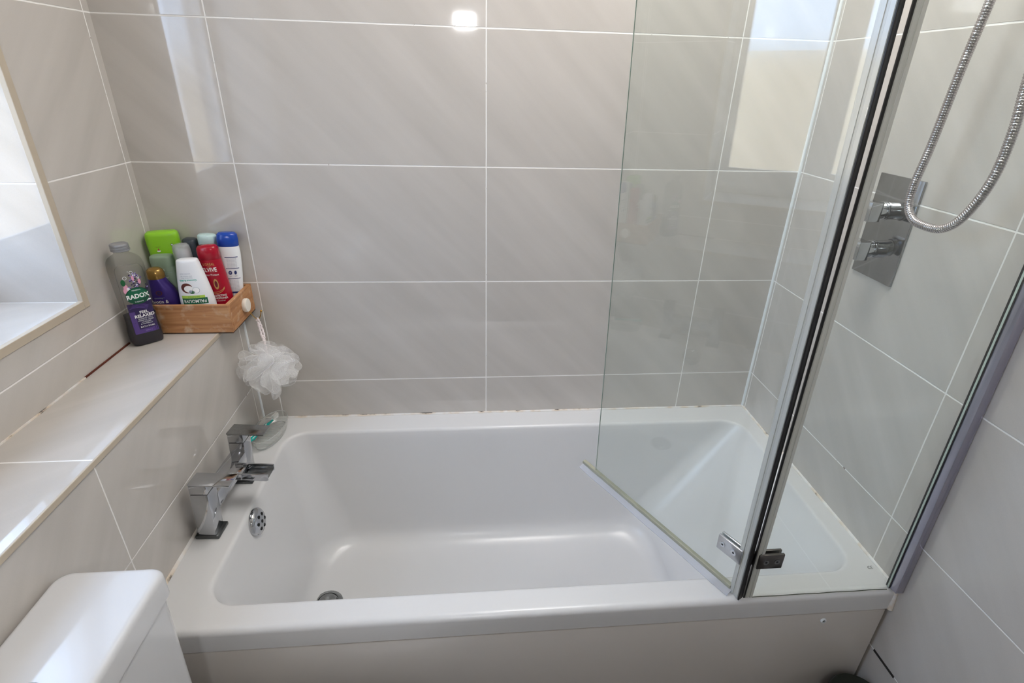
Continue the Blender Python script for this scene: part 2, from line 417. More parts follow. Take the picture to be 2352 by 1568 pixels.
bead((0.001, 0.0, 0.001), (0.001, BY+0.01, 0.001), 0.005, M['silicone'], 'trim_13')
bead((WX-0.003, BY-0.001, -0.052), (WX-0.003, BY+0.004, 0.002), 0.0055, M['silicone_mould'], 'trim_14')
struct('trim_15', box(WX-0.0015, WX, -0.76, -0.70, ROW-0.3-0.0025, ROW-0.3+0.0025), M['gap'])     # blackened joint end
# added unseen ceiling fill light; glowing plate standing in for the camera flash
cl = thing('ceiling_fill', 'unseen square fill light added on the ceiling over the bathtub', 'fill light', (0.95, -0.36, CZ))
obj('fill_frame', box(-0.32, 0.32, -0.32, 0.32, -0.03, 0.0, 0.004), M['upvc'], cl)
ml, nt, b = new_mat('lit diffuser'); b.inputs['Base Color'].default_value = (1, 1, 1, 1); b.inputs['Emission Color'].default_value = (1.0, 0.97, 0.935, 1); b.inputs['Emission Strength'].default_value = FILL_W
obj('fill_panel', box(-0.29, 0.29, -0.29, 0.29, -0.034, -0.029), ml, cl, smooth=0)
wl_ = thing('flash_stand_in', 'small glowing rectangle standing in for the camera flash, mirrored in the tiles', 'flash stand-in', (0.605, YF, 1.2055))
obj('flash_body', box(-0.06, 0.06, 0.0, 0.03, -0.04, 0.04, 0.004), M['upvc'], wl_)
ml2, nt, b = new_mat('lit flash face'); b.inputs['Emission Color'].default_value = (1, 1, 1, 1); b.inputs['Emission Strength'].default_value = 200.0
obj('flash_face', box(-0.049, 0.049, 0.03, 0.032, -0.0275, 0.0275), ml2, wl_, smooth=0)

# ------------------------------------------------------------------ bath
def rrect(x0, x1, y0, y1, r, z, n=10, k=6):
    """rounded rectangle ring, same vertex count whatever the radius"""
    out = []
    cs = [((x1-r, y1-r), 0), ((x0+r, y1-r), PI/2), ((x0+r, y0+r), PI), ((x1-r, y0+r), 1.5*PI)]
    for q, ((cx, cy), a) in enumerate(cs):
        arc = [(cx+r*math.cos(a+PI/2*i/n), cy+r*math.sin(a+PI/2*i/n)) for i in range(n+1)]
        out += arc
        nx, ny = cs[(q+1) % 4][0]; a2 = a+PI/2
        p = arc[-1]; p2 = (nx+r*math.cos(a2), ny+r*math.sin(a2))
        for i in range(1, k): out.append((p[0]+(p2[0]-p[0])*i/k, p[1]+(p2[1]-p[1])*i/k))
    return [Vector((x, y, z)) for x, y in out]
bath = thing('bathtub', 'white rectangular acrylic bathtub built in between the tiled walls', 'bathtub', (0, 0, 0))
X0, X1, Y0, Y1 = 0.004, WX-0.003, BY, -0.004
bm = bmesh.new()
rings = [rrect(X0+.004, X1-.004, Y0+.004, Y1-.004, .004, -0.0525), rrect(X0, X1, Y0, Y1, .005, -0.0515), rrect(X0, X1, Y0, Y1, .005, -0.030)]
for i in range(0, 7):                                   # rounded front lip
    a = i/6*PI/2; q = 0.012
    rings.append(rrect(X0, X1, Y0+q*(1-math.cos(a)), Y1-0.0, .006, -q+q*math.sin(a)))
rings.append(rrect(X0+.0015, X1-.0015, Y0+.0145, Y1-.0015, .006, 0.0))
ix0, ix1, iy0, iy1 = 0.094, 1.428, -0.6345, -0.079
fx0, fx1, fy0, fy1, fzv = 0.160, 1.135, -0.598, -0.118, -0.385
def inner(t, z, r, ex=0.0):
    t2 = t
    return rrect(ix0+(fx0-ix0)*t-ex, ix1+(fx1-ix1)*t2+ex, iy0+(fy0-iy0)*t-ex, iy1+(fy1-iy1)*t+ex, r, z)
rings += [inner(0, 0.0, .068, 0.0105), inner(0, 0.0, .066, 0.008), inner(0, -0.0005, .062, 0.004), inner(0, -0.003, .059, 0.0005), inner(0.0, -0.008, .058, -0.0015)]
for i in range(1, 15):
    t = i/15; rings.append(inner(t*0.86, -0.008-(0.330)*t, .058+0.05*t, -0.0015))
for i in range(1, 9):                                   # cove into the floor
    a = i/8*PI/2; rings.append(inner(0.86, -0.330-0.055*math.sin(a), .106, -0.0015-0.055*(1-math.cos(a))))
base = inner(0.86, fzv, .106, -0.0565)
cx = sum(p.x for p in base)/len(base); cy = sum(p.y for p in base)/len(base)
for s_ in (0.92, 0.75, 0.5, 0.25):
    rings.append([Vector((cx+(p.x-cx)*s_, cy+(p.y-cy)*s_, fzv-0.004*(1-s_))) for p in base])
loft(bm, rings, False, True)
tub = obj('tub', bm, M['acrylic'], bath, smooth=50)
ov = bpy.data.objects.new('overflow', None)
# overflow cover: shallow chrome dome with round holes on the tap end wall
odir = Vector((1, 0, 0.14)).normalized(); oc = Vector((0.1005, -0.383, -0.036))
fr = frames([oc, oc+odir]); on, ob = fr[0][2], fr[0][3]
bm = bmesh.new(); rg = []
for q, h in ((1, 0), (1, .004), (.96, .007), (.8, .0115), (.55, .014), (.3, .0152), (.08, .0155)):
    rg.append([oc+odir*h+(on*math.cos(2*PI*i/32)+ob*math.sin(2*PI*i/32))*0.033*q for i in range(32)])
loft(bm, rg, True, True); ovc = obj('overflow_cover', bm, M['chrome'], bath, smooth=50)
bm = bmesh.new()
for k in range(7):
    a = 2*PI*k/6; q = 0 if k == 6 else 0.5
    p = oc+odir*(0.0142 if q else 0.0152)+(on*math.cos(a)+ob*math.sin(a))*0.033*q
    add_cyl(bm, p-odir*0.002, p+odir*0.0007, 0.0042, 16)
obj('hole', bm, M['hole'], ovc)
bm = bmesh.new(); dc = Vector((0.213, -0.338, fzv-0.002)); rg = []
for q, h in ((1, 0), (1, .003), (.95, .006), (.7, .010), (.68, .007), (.6, .006), (.58, .014), (.5, .018), (.1, .019)):
    rg.append([dc+Vector((0.040*q*math.cos(2*PI*i/32), 0.040*q*math.sin(2*PI*i/32), h)) for i in range(32)])
loft(bm, rg); obj('waste_plug', bm, M['chrome_dull'], bath, smooth=50)
bm = bmesh.new(); put_flat(bm, xf(text_uv('CE', 0.0095, sx=1.05, shear=.25), 0, 0, math.radians(2)), lambda u, v: (1.4585+u, -0.633+v, 0.0004))
obj('marking', bm, pm('black print', (25, 25, 28), 0.5), bath, smooth=0)
# front panel
def at(o, bm):
    bmesh.ops.translate(bm, verts=bm.verts, vec=-Vector(o.location)); return bm
pan = obj('front_panel', at(bath, box(0.003, WX-0.008, BY+0.001, BY+0.016, FZ+0.001, -0.0555, 0.003)), M['panel'], bath)
bm = bmesh.new(); sc_ = Vector((1.337, BY+0.001, -0.0765))
rg = [[sc_+Vector((q*math.cos(2*PI*i/24), -h, q*math.sin(2*PI*i/24))) for i in range(24)] for q, h in ((.0062, 0), (.0062, .002), (.005, .0035), (.0036, .0036), (.0034, .001))]
loft(bm, rg, True, True); c_ = obj('screw_cap', at(bath, bm), M['silicone_clean'], pan)
bm = add_cyl(bmesh.new(), sc_+Vector((0, -0.0008, 0)), sc_+Vector((0, -0.0016, 0)), 0.0033, 16); obj('screw', at(bath, bm), M['hole'], pan)

# black bin in the right corner in front of the panel
bn = thing('pedal_bin', 'black round bin standing in the corner by the right end of the bath panel', 'bin', (1.418, -0.765, FZ))
rg = [[Vector((q*math.cos(2*PI*i/40), q*math.sin(2*PI*i/40), h)) for i in range(40)] for q, h in ((.05, 0), (.052, .003), (.055, .30), (.055, .305))]
obj('bin_body', loft(bmesh.new(), rg), pm('black plastic', (30, 32, 28), 0.35), bn)
rg = [[Vector((q*math.cos(2*PI*i/40), q*math.sin(2*PI*i/40), h)) for i in range(40)] for q, h in ((.056, .303), (.0575, .308), (.0575, .32), (.054, .327), (.03, .331), (.005, .332))]
obj('lid', loft(bmesh.new(), rg), pm('dark green-black plastic', (34, 38, 30), 0.3), bn)

# ------------------------------------------------------------------ bath filler tap
tap = thing('bath_mixer_tap', 'square chrome bath filler with two levers and an open waterfall spout', 'tap', (0.04, -0.353, 0.0))
def lean(bm):
    for v in bm.verts: v.co.x += 0.060*v.co.z
    return at(tap, bm)
def tb(name, a, mat='chrome', parent=tap, bev=0.0012):
    return obj(name, lean(box(*a, bev)), M[mat], parent)
tap.rotation_euler = (0, 0, math.radians(-3))
for s_, yc in ((0, -0.4465), (1, -0.2690)):
    tb('base_plate', (.0145, .0655, yc-.0205, yc+.0255, .0, .009), 'chrome_dark', bev=.002)
    tb('pillar', (.022, .0585, yc-.0185, yc+.0185, .009, .122))
    hv = tb('valve_head', (.022, .0585, yc-.0185, yc+.0185, .1238, .146))
    tb('seam', (.023, .0575, yc-.0175, yc+.0175, .1215, .1245), 'black', hv, 0.0)
    bm = box(.0215, .110, yc-.0195, yc+.0195, .1465, .151, .0010)
    bmesh.ops.rotate(bm, verts=bm.verts, cent=(.04, yc, .15), matrix=Matrix.Rotation(math.radians(-3), 3, 'Z'))
    obj('lever', lean(bm), M['chrome_dull' if s_ else 'chrome'], tap)
tb('bridge', (.0235, .060, -.4285, -.2870, .058, .098), bev=.002)
bm = bmesh.new()                                       # waterfall spout: box that opens into a trough
ya, yb = -.370, -.330
add_box(bm, .058, .090, ya, yb, .082, .1005, .0015)
add_box(bm, .088, .144, ya, yb, .082, .085, .001)
add_box(bm, .088, .1475, ya, ya+.0035, .0835, .1005, .001)
add_box(bm, .088, .1475, yb-.0035, yb, .0835, .1005, .001)
bmesh.ops.translate(bm, verts=bm.verts, vec=(-.005, 0, 0)); bmesh.ops.rotate(bm, verts=bm.verts, cent=(.054, -.35, .085), matrix=Matrix.Rotation(math.radians(3), 3, 'Y'))
obj('spout', lean(bm), M['chrome'], tap)
bm = bmesh.new(); add_box(bm, .088, .1435, ya+.0035, yb-.0035, .0850, .0872, .001)
obj('spout_lip', lean(bm), M['chrome_dull'], tap)

# ------------------------------------------------------------------ soap dish and toothbrush
dish = thing('soap_dish', 'oval clear glass soap dish in the back left corner of the bath rim', 'soap dish', (0.0490, -0.0885, 0.0), (0, 0, math.radians(-6)))
def oval(a, b_, z, n=48): return [Vector((a*math.cos(2*PI*i/n), b_*math.sin(2*PI*i/n), z)) for i in range(n)]
rg = [oval(.029, .064, .0008), oval(.033, .069, .002), oval(.0385, .0765, .014), oval(.0410, .0805, .031), oval(.0400, .0795, .0325), oval(.0376, .0772, .031), oval(.035, .0730, .014), oval(.030, .066, .0065), oval(.004, .01, .006)]
clearer = glass_mat('thick glass rim', (.9, .91, .9), .04, .12, milk=.35, milk_rgb=(225, 228, 226))
obj('rim', add_tube(bmesh.new(), oval(.0393, .0789, .0318)+[oval(.0393, .0789, .0318)[0]], .0013, 8, False), clearer, dish)
obj('foot', add_tube(bmesh.new(), oval(.032, .068, .0022)+[oval(.032, .068, .0022)[0]], .0016, 8, False), clearer, dish)
obj('bowl', loft(bmesh.new(), rg), M['dishglass'], dish, smooth=60)
bm = bmesh.new()
for k in range(-4, 5):
    y = k*0.012; hw = 0.027*math.sqrt(max(0, 1-(y/0.062)**2))
    add_tube(bm, [(-hw, y, .0065), (hw, y, .0065)], .0016, 8)
obj('rib', bm, M['dishglass'], dish)
tbm = pm('turquoise plastic', (20, 168, 160), 0.25); whp = pm('white plastic', (236, 236, 234), 0.3)
br = thing('toothbrush', 'turquoise and white toothbrush lying in the glass soap dish', 'toothbrush', (0.0300, -0.1290, 0.034), (math.radians(-3), 0, math.radians(-14)))
rg = []
for y, w_, h in ((-.034, .001, .001), (-.032, .0060, .004), (-.022, .0088, .005), (-.006, .0066, .0045), (.012, .0058, .004), (.032, .0075, .0045), (.048, .0066, .004), (.056, .0040, .003), (.078, .0022, .0026)):
    rg.append([Vector((w_*math.cos(2*PI*i/16), y, h*math.sin(2*PI*i/16)+.002*math.sin((y+.03)*30))) for i in range(16)])
obj('handle', loft(bmesh.new(), rg), tbm, br, smooth=60)
bm = bmesh.new(); add_tube(bm, spline([(-.0045, -.026, .0052), (-.001, -.012, .0058), (0.0030, .004, .0062), (.0028, .03, .006), (0, .045, .0056)], 6), .0011, 8)
add_tube(bm, spline([(.005, -.026, .0045), (.0055, -.016, .005), (.003, -.002, .0062)], 6), .0010, 8); obj('grip_stripe', bm, whp, br)
bm = box(-.0050, .0050, .074, .097, -.001, .0035, .0012); obj('head', bm, whp, br)
bm = bmesh.new()
for i in range(3):
    for j in range(7): add_box(bm, -.0042+i*.0030, -.0018+i*.0030, .0755+j*.0034, .078+j*.0034, .0034, .0125)
obj('bristles', bm, whp, br, smooth=0)

# ------------------------------------------------------------------ folding glass bath screen
scr = thing('bath_screen', 'hinged clear glass shower screen with its inner panel folded over the bathtub', 'shower screen', (1.478, -0.684, 0.0))
HX, HY = 1.136, -0.688; TLT = 0.013; TLF = 0.0215; HT = 1.45
def tilt(bm):                                          # the whole screen leans slightly towards the taps
    for v in bm.verts: v.co.x -= TLT*v.co.z*max(0.0, min(1.0, (1.46-v.co.x)/0.28))
    return bm
def tiltf(bm):
    for v in bm.verts: v.co.x -= TLT*v.co.z
    return bm
obj('fixed_glass', at(scr, tilt(box(HX+.018, WX-.016, -.6865, -.6815, .004, HT))), M['glass'], scr, smooth=0)
# inner leaf, local frame along t
ft = Vector((-0.478, 0.878, 0)).normalized(); fn = Vector((ft.y, -ft.x, 0)); LL = 0.432
H0 = Vector((1.1385, -.6855, 0))
def leaf(bm):
    for v in bm.verts:
        c = v.co.copy(); p = H0+ft*c.x+fn*c.y; v.co = Vector((p.x-TLF*c.z, p.y, c.z))
    return bm
LL = 0.432
obj('folding_glass', at(scr, leaf(box(.012, LL, -.0022, .0022, .010, HT))), M['glass'], scr, smooth=0)
ge = pm('green glass edge', (190, 204, 196), 0.1)
obj('glass_edge', at(scr, leaf(box(LL, LL+.0005, -.0012, .0012, .010, HT))), ge, scr, smooth=0)
def seal_mat():
    m, nt, b = new_mat('grey translucent seal strip')
    tc = nt.nodes.new('ShaderNodeTexCoord'); n = nt.nodes.new('ShaderNodeTexNoise'); n.inputs['Scale'].default_value = 14; n.inputs['Detail'].default_value = 4
    nt.links.new(tc.outputs['Object'], n.inputs['Vector'])
    r = nt.nodes.new('ShaderNodeValToRGB'); r.color_ramp.elements[0].position = 0.3; r.color_ramp.elements[0].color = lin((150, 153, 138)); r.color_ramp.elements[1].position = 0.7; r.color_ramp.elements[1].color = lin((190, 190, 178))
    nt.links.new(n.outputs['Fac'], r.inputs[0]); nt.links.new(r.outputs[0], b.inputs['Base Color']); b.inputs['Roughness'].default_value = 0.3
    b.inputs['Transmission Weight'].default_value = 0.0
    return m
M['seal'] = glass_mat('cloudy grey seal strip', (.93, .94, .93), 0.12, 0.06, milk=0.55, milk_rgb=(226, 227, 222))
# vertical seals: ribbed profiles with black magnetic strips facing each other
def ribbed(bm, x0, x1, y0, y1, z0, z1, n=4):
    add_box(bm, x0, x1, y0+.0015, y1-.0015, z0, z1)
    w = (x1-x0)/n
    for k in range(n):
        for ys in (y0, y1-.0015):
            add_box(bm, x0+w*k+w*.18, x0+w*(k+1)-w*.18, ys, ys+.0015, z0, z1, .0004, 1)
    return bm
obj('seal_profile', at(scr, leaf(ribbed(bmesh.new(), -.003, .0185, -.0048, .0048, .002, HT, 2))), M['seal'], scr)
obj('magnetic_strip', at(scr, leaf(box(-.0060, -.003, -.0072, .0060, .002, HT, .0008))), M['black'], scr)
obj('seal_profile', at(scr, tiltf(ribbed(bmesh.new(), HX+.0148, HX+.0310, -.6895, -.6800, .002, HT, 2))), M['seal'], scr)
obj('magnetic_strip', at(scr, tiltf(box(HX+.0118, HX+.0148, -.6895, -.6850, .002, HT, .0005))), M['black'], scr)
# bottom wiper of the inner leaf
wip = obj('bottom_seal', at(scr, leaf(box(.018, LL+.048, -.005, .005, .0085, .0175, .001))), pm('dirty green-grey seal', (168, 168, 150), 0.35, noise=(30, 0.15)), scr)
bm = bmesh.new(); n = 40; ra = []; rb = []
for i in range(n+1):
    x = .014+(LL+.046-.014)*i/n; w_ = .0135+.0008*math.sin(i*.4)
    ra.append(Vector((x, -.004, .010))); rb.append(Vector((x, -.004-w_, .0025)))
rings = [[a, b_, b_+Vector((0, .0, -.0012)), a+Vector((0, 0, -.0012))] for a, b_ in zip(ra, rb)]
loft(bm, rings); obj('drip_fin', at(scr, leaf(bm)), M['seal_clear'], scr)
# hinges (one low, one high beyond the frame)
def hinge(z):
    hb = bpy.data.objects.new('hinge', None)
    def plate(name, fn, x0, x1, ys, zs):
        o = None
        for k, (ya_, yb_) in enumerate(ys):
            bm = box(x0, x1, ya_, yb_, z-.018, z+.018, .004 if False else .0015, 2)
            # round the outer corners
            oo = obj('hinge_plate', at(scr, fn(bm)), M['plate_light' if fn is leaf else 'plate_dark'], scr)
            if zs == k: o = oo
        return o
    p = plate('hinge_plate', leaf, .010, .064, ((.0025, .0075), (-.008, -.0025)), 1)
    for x in (.027, .052):
        bm = bmesh.new(); add_cyl(bm, (x, -.008, z), (x, -.0086, z), .0058, 20); obj('screw', at(scr, leaf(bm)), M['chrome'], p)
        bm = bmesh.new(); add_cyl(bm, (x, -.0086, z), (x, -.0088, z), .0021, 12); obj('screw_socket', at(scr, leaf(bm)), M['hole'], p)
    g = lambda b: tiltf(b)
    p2 = plate('hinge_plate', g, HX+.019, HX+.070, ((-.6925, -.6867), (-.6813, -.676)), 0)
    for x in (HX+.035, HX+.057):
        bm = bmesh.new(); add_cyl(bm, (x, -.6925, z), (x, -.6931, z), .0058, 20); obj('screw', at(scr, g(bm)), M['chrome_dull'], p2)
        bm = bmesh.new(); add_cyl(bm, (x, -.6931, z), (x, -.6933, z), .0021, 12); obj('screw_socket', at(scr, g(bm)), M['hole'], p2)
    bm = bmesh.new(); add_cyl(bm, (HX+.0055, -.680, z-.020), (HX+.0055, -.680, z+.020), .0045, 20)
    add_box(bm, HX+.0, HX+.018, -.683, -.677, z-.015, z+.015)
    obj('hinge_pin', at(scr, g(bm)), M['black'], scr)
hinge(0.103); hinge(1.33)
# wall channel of polished aluminium
def chan(bm):
    for v in bm.verts: v.co.y += 0.022*v.co.z
    return bm
obj('wall_channel', at(scr, chan(box(WX-.018, WX-.0005, -.7035, -.6770, .006, HT, .001))), pm('polished aluminium channel', (176, 174, 190), 0.16, metal=0.7), scr)
bm = bmesh.new(); add_box(bm, WX-.0195, WX-.0178, -.6885, -.6865, .004, HT); add_box(bm, WX-.0195, WX-.0178, -.6822, -.6788, .004, HT)
obj('gasket', at(scr, chan(bm)), M['black'], scr)
obj('glass_edge', at(scr, chan(box(WX-.0190, WX-.0178, -.6865, -.6822, .004, HT))), ge, scr)
bm = bmesh.new(); add_tube(bm, [(HX+.03+i*.01, -.6875+.0004*math.sin(i*.8), .0012) for i in range(30)], .0008, 6)
obj('bottom_gasket', at(scr, bm), pm('dark green dirty gasket', (70, 76, 62), 0.6, noise=(40, .4)), scr)

# ------------------------------------------------------------------ shower valve
vl = thing('shower_valve', 'square chrome thermostatic shower valve plate on the right wall', 'shower valve', (WX, -0.355, 0.6625))
obj('wall_plate', at(vl, box(WX-.005, WX, -.4135, -.2935, .557, .768, .0008)), M['plate_valve'], vl)
for zc in (0.703, 0.623):
    yc = -0.362
    bm = bmesh.new(); vp = [(.005, .0175), (.025, .0175), (.0255, .0190), (.0285, .0190), (.029, .0170), (.031, .0170), (.0315, .0185), (.0335, .0185), (.034, .0168), (.049, .0168)]
    loft(bm, [[Vector((WX-d_, yc+r_*math.cos(2*PI*i/32), zc+r_*math.sin(2*PI*i/32))) for i in range(32)] for d_, r_ in vp])
    obj('knob_stem', at(vl, bm), M['chrome'], vl)
    obj('knob', at(vl, box(WX-.073, WX-.048, yc-.0205, yc+.0205, zc-.0190, zc+.0190, .0010)), M['chrome'], vl)

# ------------------------------------------------------------------ shower hose
hs = thing('shower_hose', 'ribbed chrome shower hose looping down in front of the right wall', 'shower hose', (1.41, -0.53, 0.71))
HP = [(1.425, -.497, 1.45), (1.42, -.495, 1.25), (1.409, -.489, 1.05), (1.409, -.479, .955), (1.409, -.4715, .841), (1.409, -.4635, .774), (1.409, -.4665, .736), (1.409, -.480, .7185), (1.409, -.502, .7105), (1.409, -.549, .7125),
      (1.409, -.582, .739), (1.409, -.6065, .799), (1.409, -.610, .868), (1.409, -.602, .931), (1.414, -.59, 1.0), (1.43, -.58, 1.06), (1.46, -.58, 1.085), (1.472, -.58, 1.086)]
raw = spline(HP, 40)
# resample by arc length
L = [0]
for a, b_ in zip(raw, raw[1:]): L.append(L[-1]+(b_-a).length)
step = 0.00056; N = int(L[-1]/step); pts = []; j = 0
for i in range(N+1):
    s_ = L[-1]*i/N
    while j < len(L)-2 and L[j+1] < s_: j += 1
    q = (s_-L[j])/max(1e-9, L[j+1]-L[j]); pts.append(raw[j].lerp(raw[j+1], q))
rr = [0.0069+(-.0008, .0, .0002, .0003, .0003, .0002, .0)[i % 7] for i in range(N+1)]
obj('hose', at(hs, add_tube(bmesh.new(), pts, rr, 14)), pm('ribbed chrome', (196, 190, 192), 0.16, metal=1), hs, smooth=35)
bm = add_cyl(bmesh.new(), (1.425, -.497, 1.445), (1.427, -.498, 1.50), .011, 24, .002); obj('connector', at(hs, bm), M['chrome'], hs)
bm = add_cyl(bmesh.new(), (1.455, -.58, 1.086), (1.479, -.58, 1.086), .014, 24, .002); obj('connector', at(hs, bm), M['chrome'], hs)
hh = thing('shower_handset', 'chrome hand shower held in a wall bracket above the hose', 'hand shower', (WX, -0.5, 1.5))
bm = add_cyl(bmesh.new(), (1.427, -.498, 1.50), (1.40, -.49, 1.66), .012, 24, .003); obj('handle', at(hh, bm), M['chrome'], hh)
bm = add_cyl(bmesh.new(), (1.405, -.49, 1.67), (1.385, -.485, 1.655), .045, 32, .004); obj('head', at(hh, bm), M['chrome'], hh)
bm = box(1.415, WX, -.515, -.48, 1.52, 1.55, .004); obj('bracket', at(hh, bm), M['chrome'], hh)

# ------------------------------------------------------------------ toilet
tl = thing('toilet', 'white close-coupled toilet whose cistern stands against the tiled ledge', 'toilet', (0.08, -0.96, FZ))
ty1, ty0 = -0.765, -1.150
bm = bmesh.new()
rings = []
for z, gx, gy in ((-.16, .018, .03), (-.13, .010, .02), (.0, .004, .006), (.2045, .0, .0)):
    rings.append(rrect(.010, .150-gx, ty0+.004+gy, ty1-.004-gy, .022, z))
loft(bm, rings, True, True); obj('cistern', at(tl, bm), M['ceramic'], tl, smooth=50)
bm = bmesh.new(); rings = []
for z, g in ((.2080, .004), (.2090, .0), (.242, .0)): rings.append(rrect(.003+g, .155-g, ty0+g, ty1-g, .020, z))
for i in range(1, 7):
    a = i/6*PI/2; q = .010; g = q*(1-math.cos(a)); rings.append(rrect(.003+g, .155-g, ty0+g, ty1-g, .020, .242+q*math.sin(a)))
loft(bm, rings, True, True); ldo = obj('cistern_lid', at(tl, bm), M['ceramic'], tl, smooth=50)
bm = bmesh.new(); bc = Vector((.082, -.962, .252))
loft(bm, [[bc+Vector((q*math.cos(2*PI*i/40), q*math.sin(2*PI*i/40), h)) for i in range(40)] for q, h in ((.028, -.001), (.028, .002), (.026, .004), (.0235, .0035), (.0225, .0045), (.002, .0052))])
obj('flush_button', at(tl, bm), M['chrome_dull'], tl)
bm = bmesh.new(); rings = []
for z, a_, b_, c_ in ((FZ, .11, .22, .30), (FZ+.02, .11, .22, .30), (FZ+.15, .10, .20, .30), (FZ+.30, .15, .26, .33), (FZ+.385, .178, .29, .345)):
    rings.append([Vector((c_+b_*math.cos(2*PI*i/48), -.96+a_*math.sin(2*PI*i/48), z)) for i in range(48)])
loft(bm, rings); obj('pan', at(tl, bm), M['ceramic'], tl, smooth=50)
bm = bmesh.new(); rings = []
for z, a_, b_ in ((FZ+.387, .182, .235), (FZ+.389, .187, .24), (FZ+.405, .187, .24), (FZ+.412, .178, .23), (FZ+.414, .02, .03)):
    rings.append([Vector((.40+b_*math.cos(2*PI*i/48), -.96+a_*math.sin(2*PI*i/48), z)) for i in range(48)])
loft(bm, rings); obj('seat_lid', at(tl, bm), M['ceramic'], tl, smooth=50)

# ------------------------------------------------------------------ wooden tray on the ledge
TX0, TX1, TY0, TY1, TZ, TH = LX+0.004, 0.040, -0.152, 0.0-0.002, LT, 0.074
tray = thing('wooden_tray', 'brown wooden tray box full of toiletry bottles at the end of the ledge', 'tray', ((TX0+TX1)/2, (TY0+TY1)/2, TZ))
tw = 0.0085
obj('front_board', at(tray, box(TX0, TX1, TY0, TY0+tw, TZ+.003, TZ+TH, .0007, 1)), M['wood_x'], tray)
obj('back_board', at(tray, box(TX0, TX1, TY1-tw, TY1, TZ+.003, TZ+TH, .0007, 1)), M['wood_x'], tray)
for x in (TX0, TX1-tw):
    obj('end_board', at(tray, box(x, x+tw+.0002, TY0+tw+.0002, TY1-tw-.0002, TZ+.003, TZ+TH, .0007, 1)), M['wood_y'], tray)
obj('base_board', at(tray, box(TX0+.001, TX1-.001, TY0+.001, TY1-.001, TZ+.0002, TZ+.0065)), M['wood_dark'], tray)
FL = TZ+.0065

# hook stuck on the tray's end
hk = thing('adhesive_hook', 'white round adhesive hook with gold wire stuck on the tray end', 'hook', (TX1, -0.062, 0.387))
bm = bmesh.new()
loft(bm, [[Vector((TX1+.0004+h, -.067+q*.95*math.cos(2*PI*i/36), .388+q*math.sin(2*PI*i/36))) for i in range(36)] for q, h in ((.016, 0), (.0175, .002), (.0175, .008), (.0165, .0105), (.012, .0112), (.001, .0114))])
obj('disc', at(hk, bm), pm('cream plastic disc', (238, 232, 222), 0.3), hk, smooth=50)
gold = pm('brass wire', (205, 160, 80), 0.22, metal=1)
bm = bmesh.new(); add_tube(bm, spline([(.046, -.062, .374), (.0495, -.056, .358), (.055, -.048, .343), (.060, -.045, .3395), (.0645, -.043, .346), (.068, -.041, .3575)], 8), .0011, 10)
bmesh.ops.create_uvsphere(bm, u_segments=16, v_segments=10, radius=.0030, matrix=Matrix.Translation((.0685, -.0405, .3605)))
obj('wire', at(hk, bm), gold, hk, smooth=60)

# ------------------------------------------------------------------ mesh bath puff
pf = thing('bath_puff', 'white mesh bath puff hanging on a braided loop from the brass hook', 'bath puff', (0.083, -0.094, 0.228))
def net_mat():
    m, nt, b = new_mat('white nylon net'); nt.nodes.remove(b); out = nt.nodes['Material Output']
    tc = nt.nodes.new('ShaderNodeTexCoord')
    v = nt.nodes.new('ShaderNodeTexVoronoi'); v.feature = 'DISTANCE_TO_EDGE'; v.inputs['Scale'].default_value = 620
    nt.links.new(tc.outputs['Object'], v.inputs['Vector'])
    th = mth(nt, 'LESS_THAN', v.outputs['Distance'], 0.075)
    df = nt.nodes.new('ShaderNodeBsdfDiffuse'); df.inputs[0].default_value = (0.97, 0.97, 0.97, 1)
    tl_ = nt.nodes.new('ShaderNodeBsdfTranslucent'); tl_.inputs[0].default_value = (0.97, 0.97, 0.97, 1)
    m1 = nt.nodes.new('ShaderNodeMixShader'); m1.inputs[0].default_value = 0.5
    nt.links.new(df.outputs[0], m1.inputs[1]); nt.links.new(tl_.outputs[0], m1.inputs[2])
    tr = nt.nodes.new('ShaderNodeBsdfTransparent'); mx = nt.nodes.new('ShaderNodeMixShader')
    lw = nt.nodes.new('ShaderNodeLayerWeight'); lw.inputs[0].default_value = 0.5      # a net seen edge-on is denser
    fac = mth(nt, 'ADD', mth(nt, 'MULTIPLY', th, 0.30), mth(nt, 'ADD', 0.13, mth(nt, 'MULTIPLY', mth(nt, 'POWER', lw.outputs['Facing'], 2.5), 0.5)))
    fac = mth(nt, 'MINIMUM', fac, 1.0)
    nt.links.new(fac, mx.inputs[0]); nt.links.new(tr.outputs[0], mx.inputs[1]); nt.links.new(m1.outputs[0], mx.inputs[2]); nt.links.new(mx.outputs[0], out.inputs[0])
    return m
M['net'] = net_mat()
def petal(bm, d, R, wid, roll, fl):
    """one ruffle: a flattened tube of net that leaves the centre, bellies out and folds back"""
    d = Vector(d).normalized(); n = d.orthogonal().normalized(); n.rotate(Matrix.Rotation(roll, 3, d)); b_ = d.cross(n)
    rings = []; nu, nv = 18, 28
    ph = random.random()*6
    for i in range(nu+1):
        u = i/nu; q = math.sin(u*PI*0.5)**0.8
        r = R*(0.10+0.90*q) if i < nu else R*0.995
        op = math.sin(min(1, u*1.02)*PI*0.93)**0.7
        ring = []
        for k in range(nv):
            a = 2*PI*k/nv
            w_ = wid*(0.15+op)*(1+0.10*math.sin(3*a+ph)); f_ = wid*fl*(0.2+op)*(1+0.25*math.sin(2*a+ph*2))
            p = d*(r+0.006*math.sin(2*a+ph)*u)+n*(math.cos(a)*w_)+b_*(math.sin(a)*f_+0.010*math.sin(u*4+ph)*u)
            ring.append(p)
        rings.append(ring)
    loft(bm, rings, False, False)
random.seed(11)
N_ = 24
